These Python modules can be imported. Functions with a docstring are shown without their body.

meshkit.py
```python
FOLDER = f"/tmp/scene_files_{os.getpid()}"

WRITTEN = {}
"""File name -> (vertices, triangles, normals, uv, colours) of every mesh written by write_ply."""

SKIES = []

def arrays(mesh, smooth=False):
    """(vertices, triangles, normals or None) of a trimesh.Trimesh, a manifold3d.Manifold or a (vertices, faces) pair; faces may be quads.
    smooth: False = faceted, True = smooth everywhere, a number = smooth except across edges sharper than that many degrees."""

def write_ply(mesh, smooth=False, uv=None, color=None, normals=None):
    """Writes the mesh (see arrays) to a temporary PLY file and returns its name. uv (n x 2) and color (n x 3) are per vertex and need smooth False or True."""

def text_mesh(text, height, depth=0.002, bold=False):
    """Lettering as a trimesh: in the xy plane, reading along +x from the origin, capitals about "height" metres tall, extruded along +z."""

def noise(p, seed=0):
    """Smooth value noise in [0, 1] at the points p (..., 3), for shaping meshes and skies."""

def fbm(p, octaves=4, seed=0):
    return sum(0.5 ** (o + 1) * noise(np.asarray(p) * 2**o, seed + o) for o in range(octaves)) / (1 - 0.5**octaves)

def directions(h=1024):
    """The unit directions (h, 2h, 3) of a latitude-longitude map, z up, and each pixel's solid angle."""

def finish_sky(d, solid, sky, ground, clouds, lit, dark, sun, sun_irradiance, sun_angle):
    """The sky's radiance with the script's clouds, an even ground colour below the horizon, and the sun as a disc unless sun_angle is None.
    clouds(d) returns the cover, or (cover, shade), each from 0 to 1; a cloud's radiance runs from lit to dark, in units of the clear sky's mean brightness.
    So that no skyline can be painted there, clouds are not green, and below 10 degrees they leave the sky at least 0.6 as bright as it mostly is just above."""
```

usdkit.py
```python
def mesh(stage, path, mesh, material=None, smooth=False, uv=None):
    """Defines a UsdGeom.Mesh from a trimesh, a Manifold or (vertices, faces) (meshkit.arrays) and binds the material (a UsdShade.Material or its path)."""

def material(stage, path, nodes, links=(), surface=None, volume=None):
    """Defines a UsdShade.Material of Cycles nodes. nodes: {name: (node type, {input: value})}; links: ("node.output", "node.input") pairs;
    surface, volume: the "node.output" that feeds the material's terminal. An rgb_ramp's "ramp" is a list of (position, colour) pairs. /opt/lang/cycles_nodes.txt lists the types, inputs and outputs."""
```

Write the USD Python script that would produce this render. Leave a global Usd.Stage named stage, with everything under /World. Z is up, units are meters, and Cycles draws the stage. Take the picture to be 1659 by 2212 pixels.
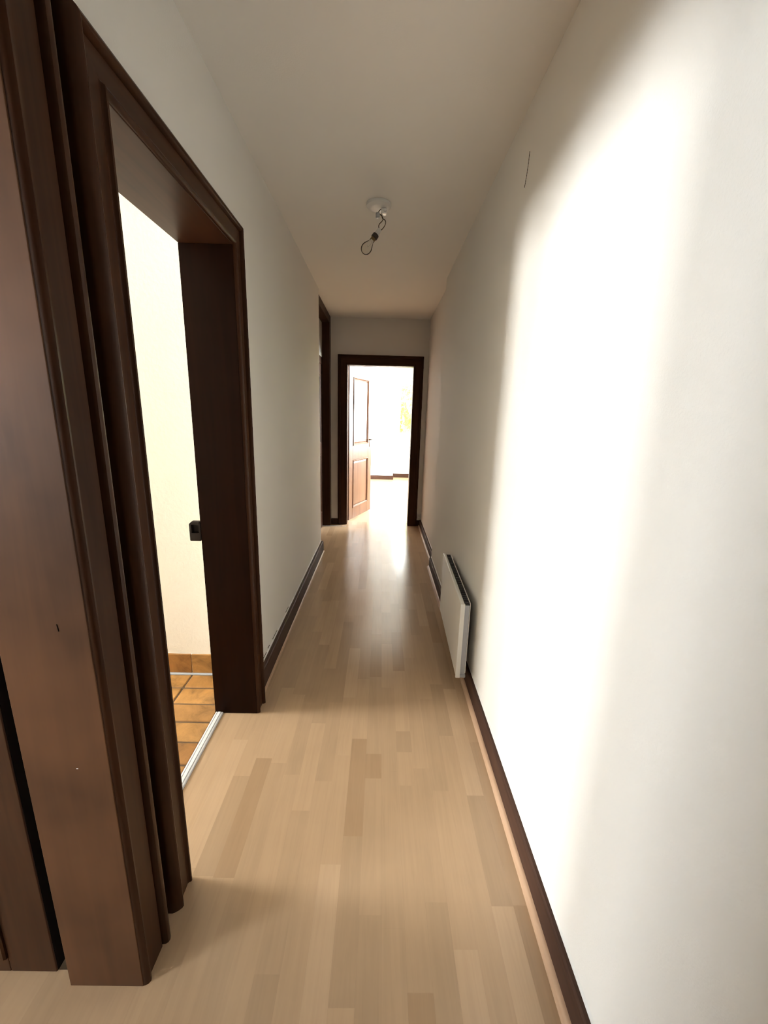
import math, random
import numpy as np, trimesh, manifold3d as m3
import usdkit
from pxr import Usd, UsdGeom, UsdLux, UsdShade, Gf, Sdf
from shapely.geometry import Polygon

stage = Usd.Stage.CreateInMemory()
UsdGeom.SetStageUpAxis(stage, 'Z'); UsdGeom.SetStageMetersPerUnit(stage, 1.0)
UsdGeom.Xform.Define(stage, '/World'); UsdGeom.Scope.Define(stage, '/World/Looks')
random.seed(4); np.random.seed(4)

# ------------------------------------------------------------------ camera
F_PX, PITCH, YAW, ROLL, EYE = 885.48, 13.43566, 0.66567, 1.55928, 1.40
EXPOSURE = 0.17
def camera():
    p, y, r = map(math.radians, (PITCH, YAW, ROLL))
    fw = np.array([math.sin(y)*math.cos(p), math.cos(y)*math.cos(p), -math.sin(p)])
    rt = np.array([math.cos(y), -math.sin(y), 0.0]); up = np.cross(rt, fw)
    rt2, up2 = rt*math.cos(r)+up*math.sin(r), -rt*math.sin(r)+up*math.cos(r)
    c = UsdGeom.Camera.Define(stage, '/World/camera')
    c.CreateHorizontalApertureAttr(36.0); c.CreateVerticalApertureAttr(36.0*2212/1659)
    c.CreateFocalLengthAttr(F_PX/1659*36.0); c.CreateClippingRangeAttr(Gf.Vec2f(0.02, 500))
    c.CreateExposureAttr(EXPOSURE)
    m = Gf.Matrix4d(*rt2, 0, *up2, 0, *(-fw), 0, 0, 0, EYE, 1)
    c.AddTransformOp().Set(m)
camera()

# ------------------------------------------------------------------ daylight
SKY = 9.0                    # overcast sky radiance
L_KITCHEN, L_LEFT, L_FAR_SIDE = 80.0, 34.0, 108.0
dome = UsdLux.DomeLight.Define(stage, '/World/sky')
dome.CreateIntensityAttr(SKY); dome.CreateColorAttr(Gf.Vec3f(0.94, 0.97, 1.0))
def window_light(name, pos, rot, w, h, inten, col=(1, 1, 1)):
    """Daylight entering at a window opening."""
    l = UsdLux.RectLight.Define(stage, '/World/'+name)
    l.CreateWidthAttr(w); l.CreateHeightAttr(h); l.CreateIntensityAttr(inten); l.CreateColorAttr(Gf.Vec3f(*col))
    l.AddTranslateOp().Set(Gf.Vec3d(*pos)); l.AddRotateXYZOp().Set(Gf.Vec3f(*rot))
OUT_X = -4.6                 # inner face of the outer wall of the two rooms on the left
KW = (0.99, 1.93, 1.20, 2.25)     # kitchen window y0 y1 z0 z1
LW = (-2.40, -1.20, 0.95, 2.30)   # left room window
FW = (6.2, 8.4, 0.90, 2.20)       # far room side window y0 y1 z0 z1
BW = (0.36, 1.50, 0.95, 2.17)     # far room back window x0 x1 z0 z1
def wl_y(name, x, w, sgn, L, col):
    window_light(name, (x, (w[0]+w[1])/2, (w[2]+w[3])/2), (0, -90*sgn, 0), w[3]-w[2], w[1]-w[0], L, col)
wl_y('kitchen_daylight', OUT_X-0.24, KW, 1, L_KITCHEN, (1.0, 0.955, 0.885))
wl_y('left_room_daylight', OUT_X-0.24, LW, 1, L_LEFT, (0.90, 0.95, 1.0))
wl_y('far_room_daylight', 2.4+0.24, FW, -1, L_FAR_SIDE, (1.0, 1.0, 0.97))

# ------------------------------------------------------------------ materials
def mat(name, nodes, links, surface='p.BSDF'):
    return usdkit.material(stage, '/World/Looks/'+name, nodes, links, surface=surface)
def plain(name, col, rough=0.5, metal=0.0, **kw):
    return mat(name, {'p': ('principled_bsdf', {'base_color': col, 'roughness': rough, 'metallic': metal, **kw})}, [])
def plaster(name, col, scale=180.0, strength=0.25, dist=0.002, coarse=None):
    d = np.array(col)
    nodes = {'g': ('geometry', {}), 'n': ('noise_texture', {'scale': scale, 'detail': 3.0}),
             'n2': ('noise_texture', {'scale': 1.3, 'detail': 4.0}),
             'r': ('rgb_ramp', {'ramp': [(0.3, tuple(d*0.975)), (0.7, tuple(np.minimum(d*1.01, 0.9)))]}),
             'b': ('bump', {'strength': strength, 'distance': dist}),
             'p': ('principled_bsdf', {'roughness': 0.75, 'specular_ior_level': 0.3})}
    links = [('g.position', 'n.vector'), ('g.position', 'n2.vector'), ('n2.fac', 'r.fac'), ('r.color', 'p.base_color'),
             ('n.fac', 'b.height'), ('b.normal', 'p.normal')]
    return mat(name, nodes, links)
def wood(name, dark, light, axis='z', rough=0.35, grain=26.0, coat=0.0, bump=0.08, blotch=0.5, spec=0.17):
    sc = {'z': (1, 1, 0.06), 'y': (1, 0.06, 1), 'x': (0.06, 1, 1)}[axis]
    nodes = {'g': ('geometry', {}), 'o': ('object_info', {}), 'mp': ('mapping', {'scale': sc}),
             'cx': ('combine_xyz', {}), 'va': ('vector_math', {'math_type': 'multiply_add', 'vector2': (7, 5, 9)}),
             'n': ('noise_texture', {'scale': grain, 'detail': 5.0, 'roughness': 0.6, 'distortion': 0.8}),
             'n2': ('noise_texture', {'scale': 3.0, 'detail': 3.0}),
             'mx': ('mix_float', {'fac': blotch*0.6}),
             'r': ('rgb_ramp', {'ramp': [(0.25, dark), (0.75, light)]}),
             'b': ('bump', {'strength': bump, 'distance': 0.002}),
             'p': ('principled_bsdf', {'roughness': rough, 'coat_weight': coat, 'coat_roughness': 0.15, 'specular_ior_level': spec})}
    links = [('g.position', 'mp.vector'), ('mp.vector', 'n.vector'), ('g.position', 'n2.vector'),
             ('n.fac', 'mx.a'), ('n2.fac', 'mx.b'), ('mx.result', 'r.fac'), ('r.color', 'p.base_color'),
             ('n.fac', 'b.height'), ('b.normal', 'p.normal')]
    del nodes['o'], nodes['cx'], nodes['va']
    return mat(name, nodes, links)

WALL = plaster('wall_plaster', (0.885, 0.865, 0.82))
WALLK = plaster('kitchen_plaster', (0.84, 0.80, 0.71), scale=60, strength=0.5, dist=0.003)
CEIL = plaster('ceiling_paint', (0.87, 0.845, 0.80), scale=220, strength=0.15)
FARW = plaster('far_room_plaster', (0.86, 0.86, 0.84))
DARK = wood('dark_stained_wood', (0.021, 0.0068, 0.0026), (0.066, 0.0255, 0.0102), 'z', rough=0.40)
DARKY = wood('dark_stained_wood_lengthwise', (0.021, 0.0068, 0.0026), (0.066, 0.0255, 0.0102), 'y', rough=0.40)
DARKX = wood('dark_stained_wood_crosswise', (0.021, 0.0068, 0.0026), (0.066, 0.0255, 0.0102), 'x', rough=0.40)
WORN_LIT = wood('worn_lit_brown_wood', (0.040, 0.017, 0.008), (0.175, 0.079, 0.036), 'z', rough=0.5, grain=18, blotch=1.25)  # worn blotches, plus a base lightened to paint in the window light
DARKJ = wood('near_black_wood', (0.006, 0.0018, 0.0006), (0.020, 0.0058, 0.0019), 'z', rough=0.42, spec=0.07)  # far darker than the other dark wood; one kitchen jamb only
BASE = wood('skirting_brown', (0.035, 0.016, 0.010), (0.080, 0.039, 0.025), 'y', rough=0.6, spec=0.2)
SHOE = wood('shoe_moulding_beech', (0.42, 0.27, 0.17), (0.55, 0.37, 0.25), 'y', rough=0.3, grain=40)
OAKZ = wood('old_oak_door', (0.080, 0.032, 0.015), (0.19, 0.085, 0.042), 'z', rough=0.3, grain=14, spec=0.5)
BLACK = plain('gap_shade_and_scratch', (0.006, 0.0032, 0.002), 0.8, specular_ior_level=0.05)  # near-black: painted shade in the door gaps, also the jamb scratch
ALU = plain('white_aluminium', (0.86, 0.87, 0.88), 0.3, 0.0)
WHITE = plain('white_lacquer', (0.84, 0.82, 0.76), 0.35)
GREYM = plain('grey_enamel', (0.46, 0.47, 0.49), 0.4)
GRILLE = plain('black_grille', (0.01, 0.01, 0.011), 0.5)
IRON = plain('dark_bronze_iron', (0.016, 0.009, 0.006), 0.5, 0.0, specular_ior_level=0.25)
BRASS = plain('dull_brass', (0.25, 0.17, 0.08), 0.35, 0.9)
PLASTIC = plain('white_plastic', (0.80, 0.79, 0.76), 0.4)
PORCELAIN = plain('glossy_white_porcelain', (0.90, 0.89, 0.87), 0.15)
CORD = plain('brown_wire_insulation', (0.05, 0.03, 0.015), 0.5)
BAKE = plain('smoke_brown_bakelite', (0.035, 0.022, 0.014), 0.35)
GROUT = plaster('tile_grout', (0.12, 0.075, 0.04))
SILI = plain('grey_silicone', (0.36, 0.39, 0.43), 0.5)
CAULK = plain('white_caulk', (0.85, 0.84, 0.81), 0.6)
SMUDGE = plain('dark_smudge', (0.06, 0.045, 0.03), 0.8)
FROST = plain('milky_glass', (0.62, 0.60, 0.56), 0.3)
GLASS = mat('window_glass', {'t': ('transparent_bsdf', {'color': (0.96, 0.97, 0.97)}), 'g': ('glossy_bsdf', {'roughness': 0.02}),
            'f': ('fresnel', {'IOR': 1.45}), 'm': ('mix_closure', {})},
            [('f.fac', 'm.fac'), ('t.BSDF', 'm.closure1'), ('g.BSDF', 'm.closure2')], 'm.closure')
BULB = mat('clear_bulb_glass', {'t': ('transparent_bsdf', {'color': (0.93, 0.93, 0.92)}), 'g': ('glossy_bsdf', {'roughness': 0.03}),
            'f': ('fresnel', {'IOR': 1.18}), 'm': ('mix_closure', {})},
            [('f.fac', 'm.fac'), ('t.BSDF', 'm.closure1'), ('g.BSDF', 'm.closure2')], 'm.closure')

# beech laminate strips, several tones
TONES = [0.84, 0.90, 0.95, 1.0, 1.04, 1.09]
LAM = []
for i, t in enumerate(TONES):
    b = np.array((0.51, 0.35, 0.215))*t
    if i == 0: b = b*np.array((1.0, 0.96, 0.92))
    if i == 5: b = b*np.array((1.0, 1.01, 1.03))
    LAM.append(mat(f'beech_laminate_{i}', {
        'g': ('geometry', {}), 'mp': ('mapping', {'scale': (1, 0.05, 1), 'location': (0.37*i, 0.9*i, 0)}),
        'n': ('noise_texture', {'scale': 42.0, 'detail': 6.0, 'roughness': 0.65, 'distortion': 1.2}),
        'n2': ('noise_texture', {'scale': 5.0, 'detail': 2.0}), 'mx': ('mix_float', {'fac': 0.35}),
        'r': ('rgb_ramp', {'ramp': [(0.2, tuple(b*0.86)), (0.55, tuple(b)), (0.85, tuple(b*1.07))]}),
        'p': ('principled_bsdf', {'roughness': 0.20, 'specular_ior_level': 0.27})},
        [('g.position', 'mp.vector'), ('mp.vector', 'n.vector'), ('g.position', 'n2.vector'), ('n.fac', 'mx.a'),
         ('n2.fac', 'mx.b'), ('mx.result', 'r.fac'), ('r.color', 'p.base_color')]))
TILE = []
for i, b in enumerate([(0.33, 0.165, 0.05), (0.38, 0.195, 0.06), (0.30, 0.14, 0.04)]):
    b = np.array(b)
    TILE.append(mat(f'ochre_tile_{i}', {
        'g': ('geometry', {}), 'n': ('noise_texture', {'scale': 9.0+i, 'detail': 6.0, 'roughness': 0.65, 'distortion': 0.6}),
        'r': ('rgb_ramp', {'ramp': [(0.3, tuple(b*0.55)), (0.5, tuple(b)), (0.72, tuple(b*1.35))]}),
        'b': ('bump', {'strength': 0.25, 'distance': 0.004}),
        'p': ('principled_bsdf', {'roughness': 0.32})},
        [('g.position', 'n.vector'), ('n.fac', 'r.fac'), ('r.color', 'p.base_color'), ('n.fac', 'b.height'), ('b.normal', 'p.normal')]))
LEAF = [mat(f'leaf_{i}', {'p': ('principled_bsdf', {'base_color': c, 'roughness': 0.5}), 't': ('translucent_bsdf', {'color': c}), 'm': ('mix_closure', {'fac': 0.4})},
            [('p.BSDF', 'm.closure1'), ('t.BSDF', 'm.closure2')], 'm.closure') for i, c in enumerate([(0.52, 0.53, 0.10), (0.40, 0.45, 0.07)])]
BARK = plain('bark', (0.16, 0.11, 0.07), 0.8)
LAWN = plaster('lawn', (0.22, 0.30, 0.07), scale=30)

# ------------------------------------------------------------------ helpers
USED = {}
def numbered(path):
    n = USED.get(path, 0); USED[path] = n+1
    return path if n == 0 else f'{path}_{n:03d}'
def thing(name, label, cat, loc=(0, 0, 0), kind=None, group=None):
    x = UsdGeom.Xform.Define(stage, numbered('/World/'+name)); x.AddTranslateOp().Set(Gf.Vec3d(*loc))
    p = x.GetPrim(); p.SetCustomDataByKey('label', label); p.SetCustomDataByKey('category', cat)
    if kind: p.SetCustomDataByKey('kind', kind)
    if group: p.SetCustomDataByKey('group', group)
    LOC[str(p.GetPath())] = np.array(loc, float)
    return p
LOC = {}
def part(name, mesh, material, parent, smooth=False, label=None, kind=None):
    """One mesh prim under PARENT; the mesh is given in world coordinates."""
    path = numbered(f'{parent.GetPath()}/{name}')
    off = LOC.get(str(parent.GetPath()), np.zeros(3))
    v, f = arrays(mesh)
    m = usdkit.mesh(stage, path, trimesh.Trimesh(v-off, f, process=False), material, smooth=smooth).GetPrim()
    LOC[path] = off
    if label: m.SetCustomDataByKey('label', label)
    if kind: m.SetCustomDataByKey('kind', kind)
    return m
def solid(name, mesh, material, label, cat, kind='structure', smooth=False):
    """A top-level object that is one mesh."""
    p = usdkit.mesh(stage, numbered('/World/'+name), trimesh.Trimesh(*arrays(mesh), process=False), material, smooth=smooth).GetPrim()
    p.SetCustomDataByKey('label', label); p.SetCustomDataByKey('category', cat)
    if kind: p.SetCustomDataByKey('kind', kind)
    return p
def arrays(m):
    if hasattr(m, 'to_mesh'):
        q = m.to_mesh(); return np.array(q.vert_properties[:, :3], float), np.array(q.tri_verts)
    return np.array(m.vertices, float), np.array(m.faces)
def bx(x0, x1, y0, y1, z0, z1):
    b = trimesh.creation.box((x1-x0, y1-y0, z1-z0)); b.apply_translation(((x0+x1)/2, (y0+y1)/2, (z0+z1)/2)); return b
def mb(x0, x1, y0, y1, z0, z1):
    return m3.Manifold.cube((x1-x0, y1-y0, z1-z0)).translate((x0, y0, z0))
def rb(x0, x1, y0, y1, z0, z1, r=0.003, seg=8):
    """Rounded box."""
    s = m3.Manifold.sphere(r, seg)
    return m3.Manifold.batch_hull([s.translate((x, y, z)) for x in (x0+r, x1-r) for y in (y0+r, y1-r) for z in (z0+r, z1-r)])
def cat(*ms): return trimesh.util.concatenate([trimesh.Trimesh(*arrays(m), process=False) for m in ms])
def sweep(ring0, ring1):
    """Closed solid between two matching polygon rings (n x 3 each)."""
    n = len(ring0); v = np.vstack([ring0, ring1]); f = []
    for i in range(n):
        j = (i+1) % n; f += [(i, j, n+j), (i, n+j, n+i)]
    flat = np.asarray(ring0) - np.mean(ring0, 0); u, s, vt = np.linalg.svd(flat); p2 = flat @ vt[:2].T
    import mapbox_earcut as ec
    t = np.array(ec.triangulate_float64(p2, np.array([n], np.uint32))).reshape(-1, 3)
    f += [tuple(x) for x in t] + [tuple(n+x[::-1]) for x in t]
    m = trimesh.Trimesh(v, np.array(f), process=False); m.fix_normals(); return m
def lathe(prof, at=(0, 0, 0), n=32, direction=(0, 0, 1)):
    m = trimesh.creation.revolve(np.array(prof, float), sections=n)
    m.apply_transform(trimesh.geometry.align_vectors((0, 0, 1), direction)); m.apply_translation(at); m.fix_normals(); return m
def tube(pts, r, n=8):
    p = np.asarray(pts, float); t = np.gradient(p, axis=0); t /= np.linalg.norm(t, axis=1)[:, None]
    a = np.cross(t, [0.3, 0.9, 0.2]); a /= np.linalg.norm(a, axis=1)[:, None]; b = np.cross(t, a)
    ang = np.arange(n)*2*np.pi/n
    v = (p[:, None]+r*(np.cos(ang)[None, :, None]*a[:, None]+np.sin(ang)[None, :, None]*b[:, None])).reshape(-1, 3)
    f = []
    for i in range(len(p)-1):
        for k in range(n):
            A, B, C, D = i*n+k, i*n+(k+1) % n, (i+1)*n+(k+1) % n, (i+1)*n+k; f += [(A, B, C), (A, C, D)]
    e = (len(p)-1)*n
    for k in range(1, n-1): f += [(0, k+1, k), (e, e+k, e+k+1)]
    m = trimesh.Trimesh(v, np.array(f), process=False); m.fix_normals(); return m
def spline(pts, n=40):
    from scipy.interpolate import CubicSpline
    p = np.array(pts, float); s = np.r_[0, np.cumsum(np.linalg.norm(np.diff(p, axis=0), axis=1))]
    return CubicSpline(s, p)(np.linspace(0, s[-1], n))

# ------------------------------------------------------------------ the shell
H = 2.48                       # ceiling
XL, XLB = -0.595, -0.745       # left wall, corridor face and room face
XR, XRF = 0.500, 0.540         # right wall near and (recessed) far
YE, YEB = 5.149, 5.27          # end wall
YJ = 3.66                      # where the right wall steps back
XD = -0.62                     # face of the wooden door frame in the alcove on the left
YA = 4.05                      # where the left wall ends
K0, K1, KH = 0.97, 1.675, 1.985        # kitchen doorway
N0, N1 = -0.08, 0.72                   # near doorway on the left
E0, E1, EH = -0.417, 0.366, 1.955      # end doorway (x)
CW = 0.115                             # casing width

wl = mb(XLB, XL, -2.9, YA, 0, H) - mb(-1, 0, K0-0.024, K1+0.024, -0.1, KH+0.024) - mb(-1, 0, N0-0.024, N1+0.024, -0.1, KH+0.024)
solid('wall_left', wl, WALL, 'white plastered corridor wall on the left beyond the open doorway', 'wall')
wr = mb(XR, 0.70, -2.9, YJ, 0, H) + mb(XRF, 0.70, YJ, YEB, 0, H)
t = thing('wall_right', 'white plastered corridor wall on the right lit by a bright shaft of daylight', 'wall', kind='structure')
part('plaster', wr, WALL, t)
crack = spline([(XR-0.0004, 1.70, 2.315), (XR-0.0004, 1.703, 2.28), (XR-0.0004, 1.712, 2.245), (XR-0.0004, 1.725, 2.215)], 14)
part('crack', tube(crack, 0.0012, 6), SMUDGE, t, label='short dark hairline crack high on the white wall')
we = mb(-0.80, 0.70, YE, YEB, 0, H) - mb(E0-0.024, E1+0.024, 5, 6, -0.1, EH+0.024)
solid('wall_end', we, WALL, 'shaded white end wall around the far open door', 'wall')
solid('wall_back', bx(-0.745, 0.70, -3.02, -2.9, 0, H), WALL, 'white wall closing the corridor behind the camera', 'wall')
solid('ceiling', bx(-4.9, 2.7, -3.1, 9.6, H, H+0.15), CEIL, 'smooth white ceiling over the corridor and side rooms', 'ceiling')
# rooms on the left
solid('wall_partition', mb(OUT_X, XLB, 0.80, 0.90, 0, H), WALLK, 'wall between the kitchen and the near left room', 'wall')
solid('wall_kitchen', mb(OUT_X, XLB, 1.975, 2.09, 0, H), WALLK, 'cream white wall seen through the open doorway above the ochre tile skirting', 'wall')
wo = mb(OUT_X-0.2, OUT_X, -3.1, 2.1, 0, H) - mb(OUT_X-1, OUT_X+1, KW[0], KW[1], KW[2], KW[3]) - mb(OUT_X-1, OUT_X+1, LW[0], LW[1], LW[2], LW[3])
solid('wall_outer', wo, WALLK, 'outer wall with the windows of the two left rooms', 'wall')
solid('wall_side', mb(OUT_X, XLB, -3.02, -2.9, 0, H), WALL, 'rear wall of the near left room', 'wall')
# far room
fr = mb(-2.4, -0.80, YE, YEB, 0, H) + mb(0.70, 2.4, YE, YEB, 0, H)
solid('wall_far_front', fr, FARW, 'wall of the far room beside its doorway', 'wall')
fb = mb(-2.5, 0.27, 8.95, 9.5, 0, H) + (mb(0.27, 2.5, 9.30, 9.5, 0, H) - mb(BW[0], BW[1], 9, 10, BW[2], BW[3]))
solid('wall_far_back', fb, FARW, 'overexposed white wall at the back of the far room', 'wall')
solid('wall_far_left', mb(-2.55, -2.4, YE, 9.5, 0, H), FARW, 'left wall of the far room', 'wall')
solid('wall_far_right', mb(2.4, 2.6, YE, 9.5, 0, H) - mb(2, 3, FW[0], FW[1], FW[2], FW[3]), FARW, 'window wall on the right of the far room', 'wall')

# windows
def window(n, label, axis, plane, a0, a1, z0, z1, bars_v=(), bars_h=(), sill=None):
    """axis 'x': the window lies in a wall x = plane and runs along y; axis 'y': wall y = plane, runs along x."""
    t = thing(f'window_{n}', label, 'window', kind='structure')
    def bar(p0, p1, u0, u1, w0, w1): return rb(p0, p1, u0, u1, w0, w1, 0.004) if axis == 'x' else rb(u0, u1, p0, p1, w0, w1, 0.004)
    f, d = 0.055, 0.03
    for u0, u1, w0, w1 in ((a0, a0+f, z0, z1), (a1-f, a1, z0, z1), (a0+f, a1-f, z0, z0+f), (a0+f, a1-f, z1-f, z1)):
        part('frame_bar', bar(plane-d, plane+d, u0, u1, w0, w1), ALU, t)
    for u in bars_v: part('glazing_bar', bar(plane-d*0.8, plane+d*0.8, u-0.02, u+0.02, z0+f, z1-f), ALU, t)
    for w in bars_h: part('glazing_bar', bar(plane-d*0.8, plane+d*0.8, a0+f, a1-f, w-0.018, w+0.018), ALU, t)
    g = bx(plane-0.003, plane+0.003, a0+f, a1-f, z0+f, z1-f) if axis == 'x' else bx(a0+f, a1-f, plane-0.003, plane+0.003, z0+f, z1-f)
    part('pane', g, GLASS, t)
window(1, 'white framed window at the back of the far room with yellow green foliage outside', 'y', 9.40, *BW, bars_h=(1.69,))
window(2, 'white framed window lighting the kitchen', 'x', OUT_X-0.1, *KW)
window(3, 'white framed window lighting the near left room', 'x', OUT_X-0.1, *LW)
window(4, 'white framed window on the right of the far room', 'x', 2.5, *FW, bars_v=(7.3,))

# ------------------------------------------------------------------ floors
t = thing('floor', 'pale beech strip laminate floor of the corridor', 'floor', kind='structure')
part('underlay', bx(XLB, 0.70, -2.9, YEB, -0.08, -0.010), GROUT, t)
PW, PX0 = 0.0648, -0.0305
JOINTS = {   # strip index -> joints read off the photograph (y), with the tone of the piece beyond each joint
    -1: [(0.686, 1), (1.101, 0), (1.531, 4)], 0: [(0.875, 2), (1.33, 0), (1.45, 2)], 2: [(0.714, 2), (1.30, 3), (1.462, 1), (1.58, 4)],
    3: [(0.909, 2), (1.38, 3)], -4: [(0.745, 2), (1.19, 4), (1.62, 1)], -2: [(1.01, 3), (1.44, 4)], 5: [(1.05, 3), (1.558, 1)], 4: [(0.80, 3), (1.28, 2)]}
rnd = random.Random(12)
rest, planks = [], 0
def pick(): return rnd.choices(range(6), (8, 18, 26, 24, 16, 8))[0]
for k in range(-25, 8):
    x0, x1 = PX0+k*PW, PX0+(k+1)*PW
    inside = x1 > XL+0.03
    x1 = min(x1, XR-0.012 if k < 9 else x1)
    if x1-x0 < 0.008: continue
    ymax = YEB if inside else N1+0.03
    y = 0.30+rnd.random()*0.25
    cuts = [(y, pick())]
    if k in JOINTS: cuts = [(0.32+0.04*(k % 3), pick())]+JOINTS[k]
    while cuts[-1][0] < ymax-0.30: cuts.append((cuts[-1][0]+rnd.choice((0.36, 0.42, 0.45, 0.52, 0.62)), pick()))
    cuts = [c for c in cuts if c[0] < ymax-0.08]
    g = 0.00004
    for i, (y0, tone) in enumerate(cuts):
        y1 = cuts[i+1][0] if i+1 < len(cuts) else ymax
        part('plank', bx(x0+g, x1-g, y0+g, y1-g, -0.010, 0), LAM[tone], t); planks += 1
    rest.append(bx(x0+g, x1-g, -2.9, cuts[0][0]-g, -0.010, 0))
x = PX0+8*PW
for k in range(-11, -9):      # the reveal of the kitchen doorway and the alcove on the left
    x0, x1 = max(PX0+k*PW, -0.716), PX0+(k+1)*PW
    for a, b in ((K0, 1.31), (1.31, K1)): part('plank', bx(x0+g, x1-g, a+g, b-g, -0.010, 0), LAM[pick()], t); planks += 1
for k in range(-12, -9):
    x0, x1 = max(PX0+k*PW, XLB), PX0+(k+1)*PW
    if x1 > x0+0.01: part('plank', bx(x0+g, x1-g, YA, YEB, -0.010, 0), LAM[pick()], t); planks += 1
part('plank', cat(*rest), LAM[3], t, kind='stuff', label='beech strips behind the camera')
part('plank', bx(x, XR, -2.9, YJ, -0.010, 0), LAM[2], t)
part('plank', bx(x, XRF, YJ, YEB, -0.010, 0), LAM[2], t)
t = thing('floor', 'floor of the near left room', 'floor', kind='structure')
part('laminate', bx(OUT_X, PX0-25*PW, -2.9, 0.80, -0.08, 0), LAM[3], t); part('laminate', bx(PX0-25*PW, XLB, -2.9, 0.80, -0.08, -0.011), GROUT, t)
t = thing('floor', 'sunlit pale floor of the far room', 'floor', kind='structure')
part('laminate', bx(-2.4, 2.4, YEB, 9.4, -0.08, 0.0), LAM[4], t)
# kitchen tiles
t = thing('floor', 'ochre ceramic tile floor of the kitchen with dark joints', 'floor', kind='structure')
part('grout', bx(OUT_X, XLB-0.005, 0.90, 1.975, -0.08, -0.004), GROUT, t)
def tile(x0, x1, y0, y1, z):
    r = 0.006; m = rb(x0, x1, y0, y1, z-0.012, z, r, 8)
    v, f = arrays(m); v[:, 2] += np.where(v[:, 2] > z-0.004, np.random.uniform(-0.0012, 0.0008), 0); return trimesh.Trimesh(v, f, process=False)
TP, TL = 0.1185, 0.245
far_tiles = []
for i in range(9):
    y1 = 1.971-i*TP; y0 = max(y1-TP, 0.90)
    if y1-y0 < 0.02: continue
    for j in range(-2, 11):
        a1 = -0.9905-(j-1)*TL; a0 = a1-TL
        a1 = min(a1, XLB-0.006); a0 = max(a0, OUT_X+0.005)
        if a1-a0 < 0.02: continue
        mesh = tile(a0+0.0035, a1-0.0035, y0+0.0035, y1-0.0035, 0.0)
        if j <= 3: part('tile', mesh, TILE[random.randrange(3)], t, smooth=40)
        else: far_tiles.append(mesh)
part('tile', cat(*far_tiles), TILE[0], t, kind='stuff', smooth=40)
t = thing('baseboard_kitchen', 'ochre tile skirting along the kitchen wall with a grey sealant line', 'baseboard', kind='structure')
part('grout', bx(OUT_X, XLB-0.005, 1.968, 1.975, 0.0, 0.119), CAULK, t)
for j in range(-1, 11):
    a1 = -0.991-(j-1)*TL; a0 = a1-TL; a1 = min(a1, XLB-0.008); a0 = max(a0, OUT_X+0.01)
    if a1-a0 < 0.02: continue
    part('tile', rb(a0+0.0015, a1-0.0015, 1.962, 1.9745, 0.004, 0.120, 0.003), TILE[(j+1) % 3], t, smooth=40)
part('sealant', tube([(OUT_X+0.02, 1.960, 0.004), (-1.5, 1.960, 0.004), (XLB-0.01, 1.960, 0.004)], 0.0075, 10), SILI, t, smooth=True)

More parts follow.
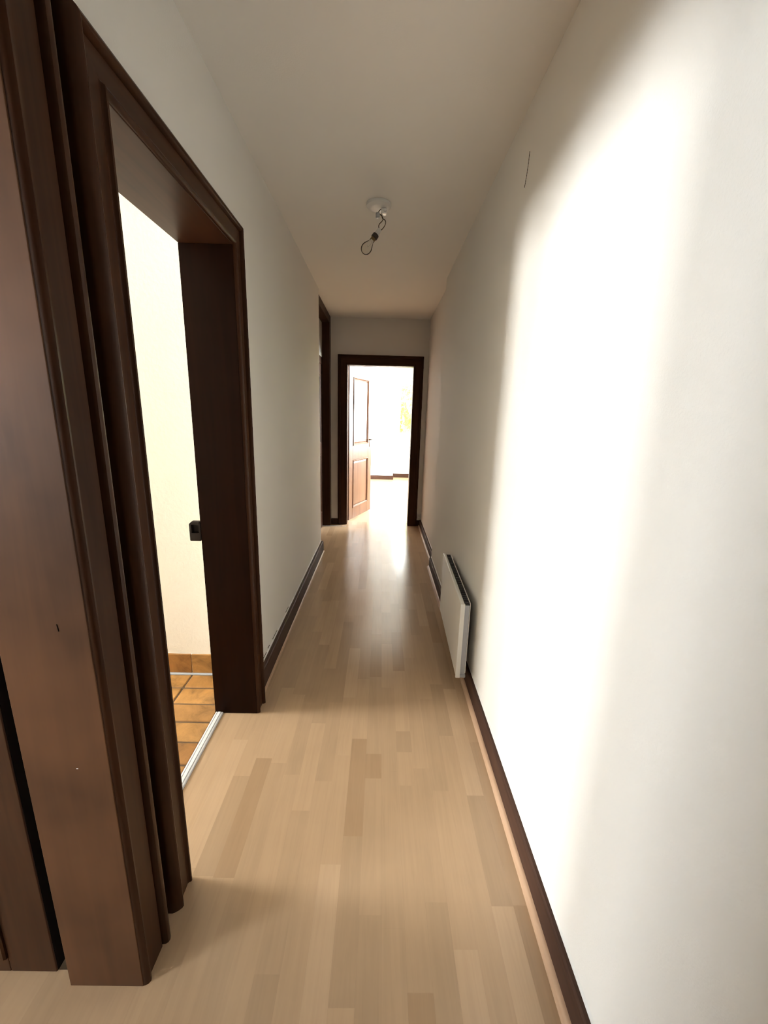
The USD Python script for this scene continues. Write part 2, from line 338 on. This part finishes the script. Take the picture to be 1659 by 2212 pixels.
# ------------------------------------------------------------------ door casings
PROF = [(0, 0), (0, 0.040), (0.003, 0.047), (0.009, 0.051), (0.014, 0.050), (0.018, 0.044), (0.022, 0.042), (0.030, 0.0425), (0.060, 0.0430),
        (0.076, 0.0435), (0.0775, 0.0405), (0.080, 0.0405), (0.0815, 0.050), (0.085, 0.055), (0.091, 0.057), (0.098, 0.055), (0.106, 0.048), (0.112, 0.040), (CW, 0.033), (CW, 0)]
def casing(parent, place, a0, a1, top, material_side, material_head, depth=1.0, width=0.115):
    """Mitred moulded casing round an opening a0..a1 of height top. place(a, w, z) -> world point; w is the height off the wall."""
    p = [(u*width/CW+0.002, w*depth) for u, w in PROF]
    for s, a in ((-1, a0), (1, a1)):
        part('casing', sweep([place(a+s*u, w, 0.0) for u, w in p], [place(a+s*u, w, top+u) for u, w in p]), material_side, parent, smooth=35)
    part('casing_head', sweep([place(a0-u, w, top+u) for u, w in p], [place(a1+u, w, top+u) for u, w in p]), material_head, parent, smooth=35)

# door_1: kitchen doorway
left = lambda a, w, z: (XL+w, a, z)
t = thing('door_1', 'dark stained wooden frame of the open kitchen doorway on the left', 'door frame', kind='structure')
casing(t, left, K0, K1, KH, DARK, DARKY, width=0.095)
part('joint_filler', bx(XL-0.02, XL+0.012, 0.838, 0.880, 0, H-0.26), BLACK, t, label='black strip painting the shade in the gap between the two door casings')  # added strip, its black stands in for shade between the casings
JX0, JX1 = -0.755, XL+0.038
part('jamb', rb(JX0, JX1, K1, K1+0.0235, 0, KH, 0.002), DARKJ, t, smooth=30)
part('jamb', rb(JX0, JX1, K0-0.0235, K0, 0, KH, 0.002), DARK, t, smooth=30)
part('jamb_head', rb(JX0, JX1, K0-0.0235, K1+0.0235, KH, KH+0.0235, 0.002), DARKY, t, smooth=30)
kx0, kx1, ky0, ky1, kz0, kz1 = -0.803, -0.7555, 1.672, 1.698, 0.853, 0.938
keep = rb(kx0, kx1, ky0, ky1, kz0, kz1, 0.004, 10) - mb(kx0+0.010, kx1-0.006, ky0-0.01, ky0+0.018, kz0+0.036, kz1-0.014)
keep = keep - m3.Manifold.cube((0.03, 0.05, 0.03), True).rotate((0, 45, 0)).translate((kx0-0.003, (ky0+ky1)/2, kz1+0.006))
part('lock_keep', keep, IRON, t, smooth=30, label='dark metal lock keeper box at the edge of the kitchen frame')

# door_2: near doorway on the left, its leaf swung open into the room
t = thing('door_2', 'dark stained door frame and opened panel door in the left foreground', 'door', kind='structure')
casing(t, left, N0, N1, KH, DARK, DARKY, width=0.117)
part('jamb', rb(-0.737, XL+0.038, N1, N1+0.0235, 0, KH, 0.0015), WORN_LIT, t, smooth=30)
part('jamb', rb(-0.737, XL+0.038, N0-0.0235, N0, 0, KH, 0.0025), DARK, t, smooth=30)
part('jamb_head', rb(-0.737, XL+0.038, N0-0.0235, N1+0.0235, KH, KH+0.0235, 0.0025), DARKY, t, smooth=30)
part('frame_rebate', bx(-0.86, -0.737, N1+0.070, 0.80, 0, KH+0.06), BLACK, t)  # rebate coloured black to paint the shade inside the hinge gap
def leaf(parent, o, d, n, width, height, thick, panels, material, z0=0.006, mat_head=None, stile=0.115):
    """A framed door leaf. o: hinge corner, d: unit direction of its width, n: unit normal of its seen face. panels: [(z bottom, z top)]."""
    o, d, n = (np.array(v+(0,) if len(v) == 2 else v, float) for v in (o, d, n))
    def P(u, w, z): return o+d*u+n*w+np.array([0, 0, z])
    def hexa(u0, u1, w0, w1, a, b, r=0.0025):
        s = m3.Manifold.sphere(r, 8)
        return m3.Manifold.batch_hull([s.translate(tuple(P(u, w, z))) for u in (u0+r, u1-r) for w in (w0+r, w1-r) for z in (a+r, b-r)])
    lf = part('leaf', hexa(0.02, width-0.02, -thick*0.68, -thick*0.32, z0+0.02, height-0.02), material, parent, smooth=30)
    part('stile', hexa(0, stile, -thick, 0, z0, height), material, lf, smooth=30); part('stile', hexa(width-stile, width, -thick, 0, z0, height), material, lf, smooth=30)
    edges = [z0]+[e for p in panels for e in p]+[height]
    for a, b in zip(edges[::2], edges[1::2]): part('rail', hexa(stile, width-stile, -thick, 0, a, b), material, lf, smooth=30)
    mw = 0.026
    for a, b in panels:
        u0, u1 = stile, width-stile
        # raised panel with bevelled edge
        ins = [(0.012, -thick*0.40), (0.045, -0.006)]
        q = []
        for s_, w_ in ins: q += [P(u0+s_, w_, a+s_), P(u1-s_, w_, a+s_), P(u1-s_, w_, b-s_), P(u0+s_, w_, b-s_)]
        q += [P(u0+0.012, -thick*0.5, a+0.012), P(u1-0.012, -thick*0.5, a+0.012), P(u1-0.012, -thick*0.5, b-0.012), P(u0+0.012, -thick*0.5, b-0.012)]
        part('panel', m3.Manifold.hull_points(np.array(q, np.float64)), material, lf)
        # moulding frame
        mp = [(0.0, -0.012), (0.0, 0.004), (0.004, 0.008), (0.010, 0.008), (0.016, 0.002), (0.024, -0.004), (mw, -0.012)]
        c = [(u0, a), (u1, a), (u1, b), (u0, b)]; sg = [(1, 1), (-1, 1), (-1, -1), (1, -1)]
        for i in range(4):
            j = (i+1) % 4
            r0 = [P(c[i][0]+sg[i][0]*s_, w_, c[i][1]+sg[i][1]*s_) for s_, w_ in mp]; r1 = [P(c[j][0]+sg[j][0]*s_, w_, c[j][1]+sg[j][1]*s_) for s_, w_ in mp]
            part('moulding', sweep(r0, r1), material, lf, smooth=35)
    return lf, P
leaf(t, (-0.785, 0.742), (-1, 0), (0, -1), 0.78, 2.02, 0.040, [(0.055, 0.92), (1.04, 1.90)], DARK)

part('edge_band', bx(-0.7848, -0.7835, 0.745, 0.779, 0.01, 2.0), BLACK, t, label='thin black strip painting shade over the hinge edge of the opened leaf')  # added cover on the leaf edge, shade put in as colour
def on_jamb(x, z): return (x, N1-0.0004, z)
part('paint_chip', m3.Manifold.sphere(0.0016, 12).scale((1.5, 0.4, 0.8)).translate((-0.625, N1, 0.654)), CAULK, t, label='tiny white paint chip')
part('scratch', tube([on_jamb(-0.6150, 0.990), on_jamb(-0.6143, 0.984), on_jamb(-0.6133, 0.975)], 0.0008, 6), BLACK, t, label='short dark scratch')

# door_3: end doorway with its oak leaf opened into the far room
t = thing('door_3', 'dark door frame at the corridor end with a sunlit brown panel door opened inwards', 'door', kind='structure')
end = lambda a, w, z: (a, YE-w, z)
casing(t, end, E0, E1, EH, DARK, DARKX, depth=0.6)
part('jamb', rb(E0-0.0235, E0, YE-0.02, YEB+0.004, 0, EH, 0.002), DARK, t, smooth=30)
part('jamb', rb(E1, E1+0.0235, YE-0.02, YEB+0.004, 0, EH, 0.002), DARK, t, smooth=30)
part('jamb_head', rb(E0-0.0235, E1+0.0235, YE-0.02, YEB+0.004, EH, EH+0.0235, 0.002), DARKX, t, smooth=30)
hx, hy, ang = E0+0.010, YEB+0.012, math.atan2(0.272, 0.70)
dv, nv = (math.sin(ang), math.cos(ang)), (math.cos(ang), -math.sin(ang))
lf, P = leaf(t, (hx, hy), dv, nv, 0.735, 1.985, 0.040, [(0.155, 0.80), (0.985, 1.845)], OAKZ, z0=0.012, stile=0.12)
hp = P(0.735-0.055, 0, 1.045)
nn, dd = np.array((*nv, 0)), np.array((*dv, 0))
part('handle_plate', cat(m3.Manifold.batch_hull([m3.Manifold.sphere(0.003, 8).translate(tuple(hp+dd*a+np.array([0, 0, b])+nn*0.002)) for a in (-0.017, 0.017) for b in (-0.10, 0.06)])), BRASS, lf)
part('handle', tube(spline([hp+nn*0.002, hp+nn*0.03, hp+nn*0.048-dd*0.012, hp+nn*0.05-dd*0.05, hp+nn*0.048-dd*0.105], 24), 0.008, 10), IRON, lf, smooth=True, label='dark metal lever handle')

# door_4: full-height dark door with a transom in the alcove on the left
t = thing('door_4', 'full height dark wooden door with a pale transom pane in the far left alcove', 'door', kind='structure')
D0, D1, DZ0, DZ1 = 4.16, 5.032, 2.0, 2.395       # opening along y, transom rail, underside of head
XDB = -0.76
part('post', rb(XDB, XD, YA+0.005, D0, 0, H, 0.003), DARK, t, smooth=30)
part('post', rb(XDB, XD, D1, YE, 0, H, 0.003), DARK, t, smooth=30)
part('head', rb(XDB, XD, D0, D1, DZ1, H, 0.003), DARKY, t, smooth=30)
part('transom_rail', rb(-0.745, -0.709, D0, D1, DZ0-0.06, DZ0+0.018, 0.003), DARKY, t, smooth=30)
part('transom_pane', rb(-0.722, -0.706, D0, D1, DZ0+0.018, DZ1, 0.002), FROST, t, label='pale milky transom pane')
leaf(t, (-0.712, D1-0.004), (0, -1), (1, 0), D1-D0-0.008, DZ0-0.062, 0.035, [(0.20, 0.92), (1.04, 1.82)], DARK)
solid('trim_2', rb(-0.74, -0.416, 5.016, 5.027, 0.0, 0.005, 0.002), ALU, 'thin pale metal edge strip on the floor before the end wall', 'threshold')

# white kitchen threshold profile with grooves
prof = [(-0.753, 0), (-0.753, 0.003), (-0.750, 0.007), (-0.745, 0.0075), (-0.744, 0.003), (-0.742, 0.003), (-0.741, 0.0082), (-0.729, 0.0082),
        (-0.728, 0.003), (-0.726, 0.003), (-0.725, 0.0075), (-0.719, 0.006), (-0.716, 0.002), (-0.716, 0)]
solid('trim_1', sweep([(x_, K0+0.001, z_) for x_, z_ in prof], [(x_, K1-0.001, z_) for x_, z_ in prof]), ALU, 'white grooved threshold strip between laminate and kitchen tiles', 'threshold')

# ------------------------------------------------------------------ skirtings
def skirt(parent, x, sgn, y0, y1, h, d=0.018, shoe=True, rshoe=0.016, bead=True):
    """Skirting along y on a wall face x; sgn is the direction off the wall."""
    pr = [(0, 0), (d, 0), (d, h-0.010), (d-0.002, h-0.004), (d-0.007, h), (0, h)]
    part('board', sweep([(x+sgn*u, y0, z) for u, z in pr], [(x+sgn*u, y1, z) for u, z in pr]), BASE, parent, smooth=30)
    if shoe:
        q = [(d, 0)]+[(d+rshoe*math.cos(a), rshoe*1.25*math.sin(a)) for a in np.linspace(0, math.pi/2, 7)]
        part('shoe_moulding', sweep([(x+sgn*u, y0, z) for u, z in q], [(x+sgn*u, y1, z) for u, z in q]), SHOE, parent, smooth=40, label='pale beech quarter round at the floor')
    if bead:
        q = [(0, h), (0.004, h), (0.004, h+0.006), (0, h+0.010)]
        part('caulk_line', sweep([(x+sgn*u, y0, z) for u, z in q], [(x+sgn*u, y1, z) for u, z in q]), CAULK, parent)
t = thing('baseboard_right', 'dark brown skirting with pale shoe moulding along the right wall', 'baseboard', kind='structure')
skirt(t, XR, -1, -2.9, YJ-0.01, 0.100, d=0.020, rshoe=0.017)
skirt(t, XRF, -1, YJ+0.002, YE-0.02, 0.085, d=0.022, rshoe=0.014)
t = thing('baseboard_left', 'dark brown skirting with a thin pale shoe line along the left wall', 'baseboard', kind='structure')
skirt(t, XL, 1, K1+CW+0.002, YA, 0.110, d=0.026, rshoe=0.009)
for y0, y1, dz in ((1.90, 1.99, 0.012), (2.02, 2.05, 0.022), (2.12, 2.22, 0.013), (2.45, 2.53, 0.012)):
    part('scuff', tube([(XL+0.0012, y0, 0.120+dz*0.6), (XL+0.0012, (y0+y1)/2, 0.121+dz*0.5), (XL+0.0012, y1, 0.119+dz*0.6)], 0.0018, 6), SMUDGE, t, label='dark chipped paint line above the skirting')
t = thing('baseboard_end', 'low dark skirting pieces on the end wall beside the door frame', 'baseboard', kind='structure')
for a0, a1 in ((XD+0.001, E0-CW-0.001), (E1+CW+0.001, XRF-0.001)):
    part('board', rb(a0, a1, YE-0.016, YE-0.0005, 0, 0.072, 0.003), BASE, t, smooth=30)
t = thing('baseboard_far_room', 'brown skirting of the far room stepping back at the wall corner', 'baseboard', kind='structure')
part('board', rb(-2.39, 0.285, 8.934, 8.9495, 0, 0.085, 0.003), BASE, t, smooth=30)
part('board', rb(0.285, 2.39, 9.284, 9.2995, 0, 0.085, 0.003), BASE, t, smooth=30)

# ------------------------------------------------------------------ panel heater on the right wall
RY0, RY1, RZ0, RZ1 = 0.0, 0.76, 0.10, 0.508
t = thing('panel_heater', 'flat white wall heater with a black top grille low on the right wall', 'heater', (0.41, 1.84, 0.0))
LOC[str(t.GetPath())] = np.zeros(3); t.GetAttribute('xformOp:translate').Set(Gf.Vec3d(0.41, 1.84, 0)); UsdGeom.Xformable(t).AddRotateZOp().Set(-1.75)
part('front_panel', rb(0.0, 0.020, RY0, RY1, RZ0, RZ1, 0.006, 12), WHITE, t, smooth=40)
part('housing', rb(0.0205, 0.046, RY0+0.008, RY1-0.008, RZ0+0.012, RZ1-0.012, 0.003), GREYM, t, smooth=30)
part('back_plate', rb(0.0465, 0.0495, RY0+0.008, RY1-0.008, RZ0+0.020, RZ1-0.001, 0.001), WHITE, t)
part('top_grille', bx(0.0208, 0.046, RY0+0.012, RY1-0.012, RZ1-0.0125, RZ1-0.007), GRILLE, t)
for i in range(30):
    y = RY0+0.03+i*(RY1-RY0-0.06)/29
    part('grille_slat', bx(0.0215, 0.0455, y-0.003, y+0.003, RZ1-0.007, RZ1-0.0045), GRILLE, t)
for y in (RY0+0.14, RY1-0.14):
    part('wall_bracket', rb(0.049, 0.064, y-0.02, y+0.02, RZ0+0.06, RZ1-0.06, 0.002), GREYM, t)
part('bottom_rail', rb(0.020, 0.050, RY0+0.004, RY1-0.004, RZ0-0.004, RZ0+0.012, 0.003), GREYM, t, smooth=30)
part('edge_trim', rb(-0.002, 0.0205, RY0-0.0035, RY0+0.006, RZ0, RZ1, 0.002), WHITE, t, smooth=30)

# ------------------------------------------------------------------ bare bulb on its ceiling rose
LY, LXC = 2.486, -0.043
t = thing('ceiling_lamp', 'bare clear bulb hanging by two brown wires from a round white ceiling rose', 'lamp', (LXC, LY, H))
part('ceiling_rose', lathe([(0, H), (0.064, H), (0.066, H-0.004), (0.064, H-0.014), (0.055, H-0.021), (0.040, H-0.024), (0, H-0.025)], (LXC, LY, 0), 40), PLASTIC, t, smooth=40)
part('terminal_block', cat(rb(-0.030, 0.000, LY-0.018, LY+0.012, H-0.050, H-0.024, 0.005), lathe([(0, 0), (0.007, 0), (0.007, 0.010), (0, 0.010)], (-0.009, LY-0.028, H-0.038), 14, (0, 1, 0))), PORCELAIN, t, smooth=40, label='small bright white terminal block')
part('wire_connector', rb(-0.058, -0.036, LY-0.012, LY+0.012, 2.412, 2.438, 0.006, 12), GREYM, t, smooth=40, label='small grey brown wire connector')
part('wire', tube(spline([(-0.030, LY, 2.455), (-0.042, LY, 2.437), (-0.028, LY-0.003, 2.424), (-0.019, LY, 2.408), (-0.034, LY+0.002, 2.390), (-0.041, LY, 2.376), (-0.038, LY, 2.362), (-0.036, LY, 2.350)], 50), 0.0022, 8), CORD, t, smooth=True)
part('wire', tube(spline([(-0.018, LY, 2.457), (-0.024, LY, 2.432), (-0.022, LY+0.002, 2.414), (-0.008, LY, 2.404), (-0.005, LY-0.003, 2.388), (-0.014, LY-0.002, 2.370), (-0.026, LY, 2.358), (-0.038, LY, 2.348)], 50), 0.0022, 8), CORD, t, smooth=True)
sd = np.array([-0.050, -0.012, -0.070]); sd /= np.linalg.norm(sd); s0 = np.array([-0.034, LY, 2.360])
part('lamp_holder', lathe([(0, 0), (0.010, 0.0), (0.012, 0.006), (0.013, 0.022), (0.0155, 0.030), (0.0155, 0.034), (0, 0.034)], s0, 28, sd), PLASTIC, t, smooth=40)
part('holder_ring', lathe([(0, 0), (0.0165, 0), (0.0175, 0.004), (0.0175, 0.018), (0.0165, 0.021), (0, 0.021)], s0+sd*0.0342, 28, sd), BAKE, t, smooth=40, label='dark brown holder ring')
part('bulb_cap', lathe([(0, 0), (0.0130, 0), (0.0135, 0.004), (0.0130, 0.008), (0.0137, 0.012), (0.013, 0.016), (0, 0.016)], s0+sd*0.0554, 28, sd), BRASS, t, smooth=40)
bp = [(0.0120, 0), (0.0135, 0.008), (0.019, 0.020), (0.0255, 0.034), (0.0285, 0.048), (0.0265, 0.062), (0.019, 0.074), (0.010, 0.0795), (0, 0.081)]
bs = spline([(a, b, 0) for a, b in bp], 28)[:, :2]; bs[:, 0] = np.maximum(bs[:, 0], 0); bs[-1, 0] = 0
part('bulb', lathe(np.vstack([[0, 0], bs]), s0+sd*0.0716, 32, sd), BULB, t, smooth=60)
part('filament', tube(spline([s0+sd*0.075, s0+sd*0.10+np.array([0.006, 0, 0]), s0+sd*0.112, s0+sd*0.10-np.array([0.006, 0, 0])], 20), 0.0003, 6), IRON, t)

# small wall socket low on the end wall
t = thing('wall_socket', 'tiny white socket low on the end wall right of the door frame', 'socket', (0.512, YE, 0.13))
part('plate', rb(0.490, 0.534, YE-0.010, YE-0.0005, 0.105, 0.155, 0.004), PLASTIC, t, smooth=40)
for dx in (-0.008, 0.008): part('pin_hole', lathe([(0, 0), (0.0028, 0), (0.0028, 0.002), (0, 0.002)], (0.512+dx, YE-0.0118, 0.132), 12, (0, 1, 0)), SMUDGE, t)

# ------------------------------------------------------------------ outside the far window
solid('ground', bx(-40, 40, 9.52, 60, -0.5, -0.3), LAWN, 'lawn outside the far window', 'ground')
rng = np.random.default_rng(3)
def shrub(x, y, r, h, label, mi, n=1500):
    t = thing('shrub', label, 'shrub', (x, y, -0.3))
    part('stem', tube(spline([(x, y, -0.3), (x+0.03, y, 0.3), (x-0.02, y+0.02, 0.9)], 12), 0.03, 8), BARK, t, smooth=True)
    d = rng.normal(size=(n, 3)); d /= np.linalg.norm(d, axis=1)[:, None]
    c = d*(rng.random(n)**0.35)[:, None]*np.array([r, r, h/2])+np.array([x, y, h/2-0.1])
    V, Fc = [], []
    for i in range(n):
        a = rng.normal(size=3); a /= np.linalg.norm(a); b = np.cross(a, rng.normal(size=3)); b /= np.linalg.norm(b)
        l, w = 0.10+0.05*rng.random(), 0.035+0.02*rng.random()
        k = len(V); V += [c[i]-a*l, c[i]+b*w, c[i]+a*l, c[i]-b*w, c[i]+np.cross(a, b)*0.012]; Fc += [(k, k+1, k+4), (k+1, k+2, k+4), (k+2, k+3, k+4), (k+3, k, k+4)]
    part('foliage', trimesh.Trimesh(np.array(V), np.array(Fc), process=False), LEAF[mi], t, kind='stuff')
shrub(0.95, 11.6, 0.75, 2.5, 'yellow green shrub outside the far window', 0)
shrub(2.3, 12.6, 0.8, 2.4, 'darker green shrub behind the yellow green one outside', 1, 1000)
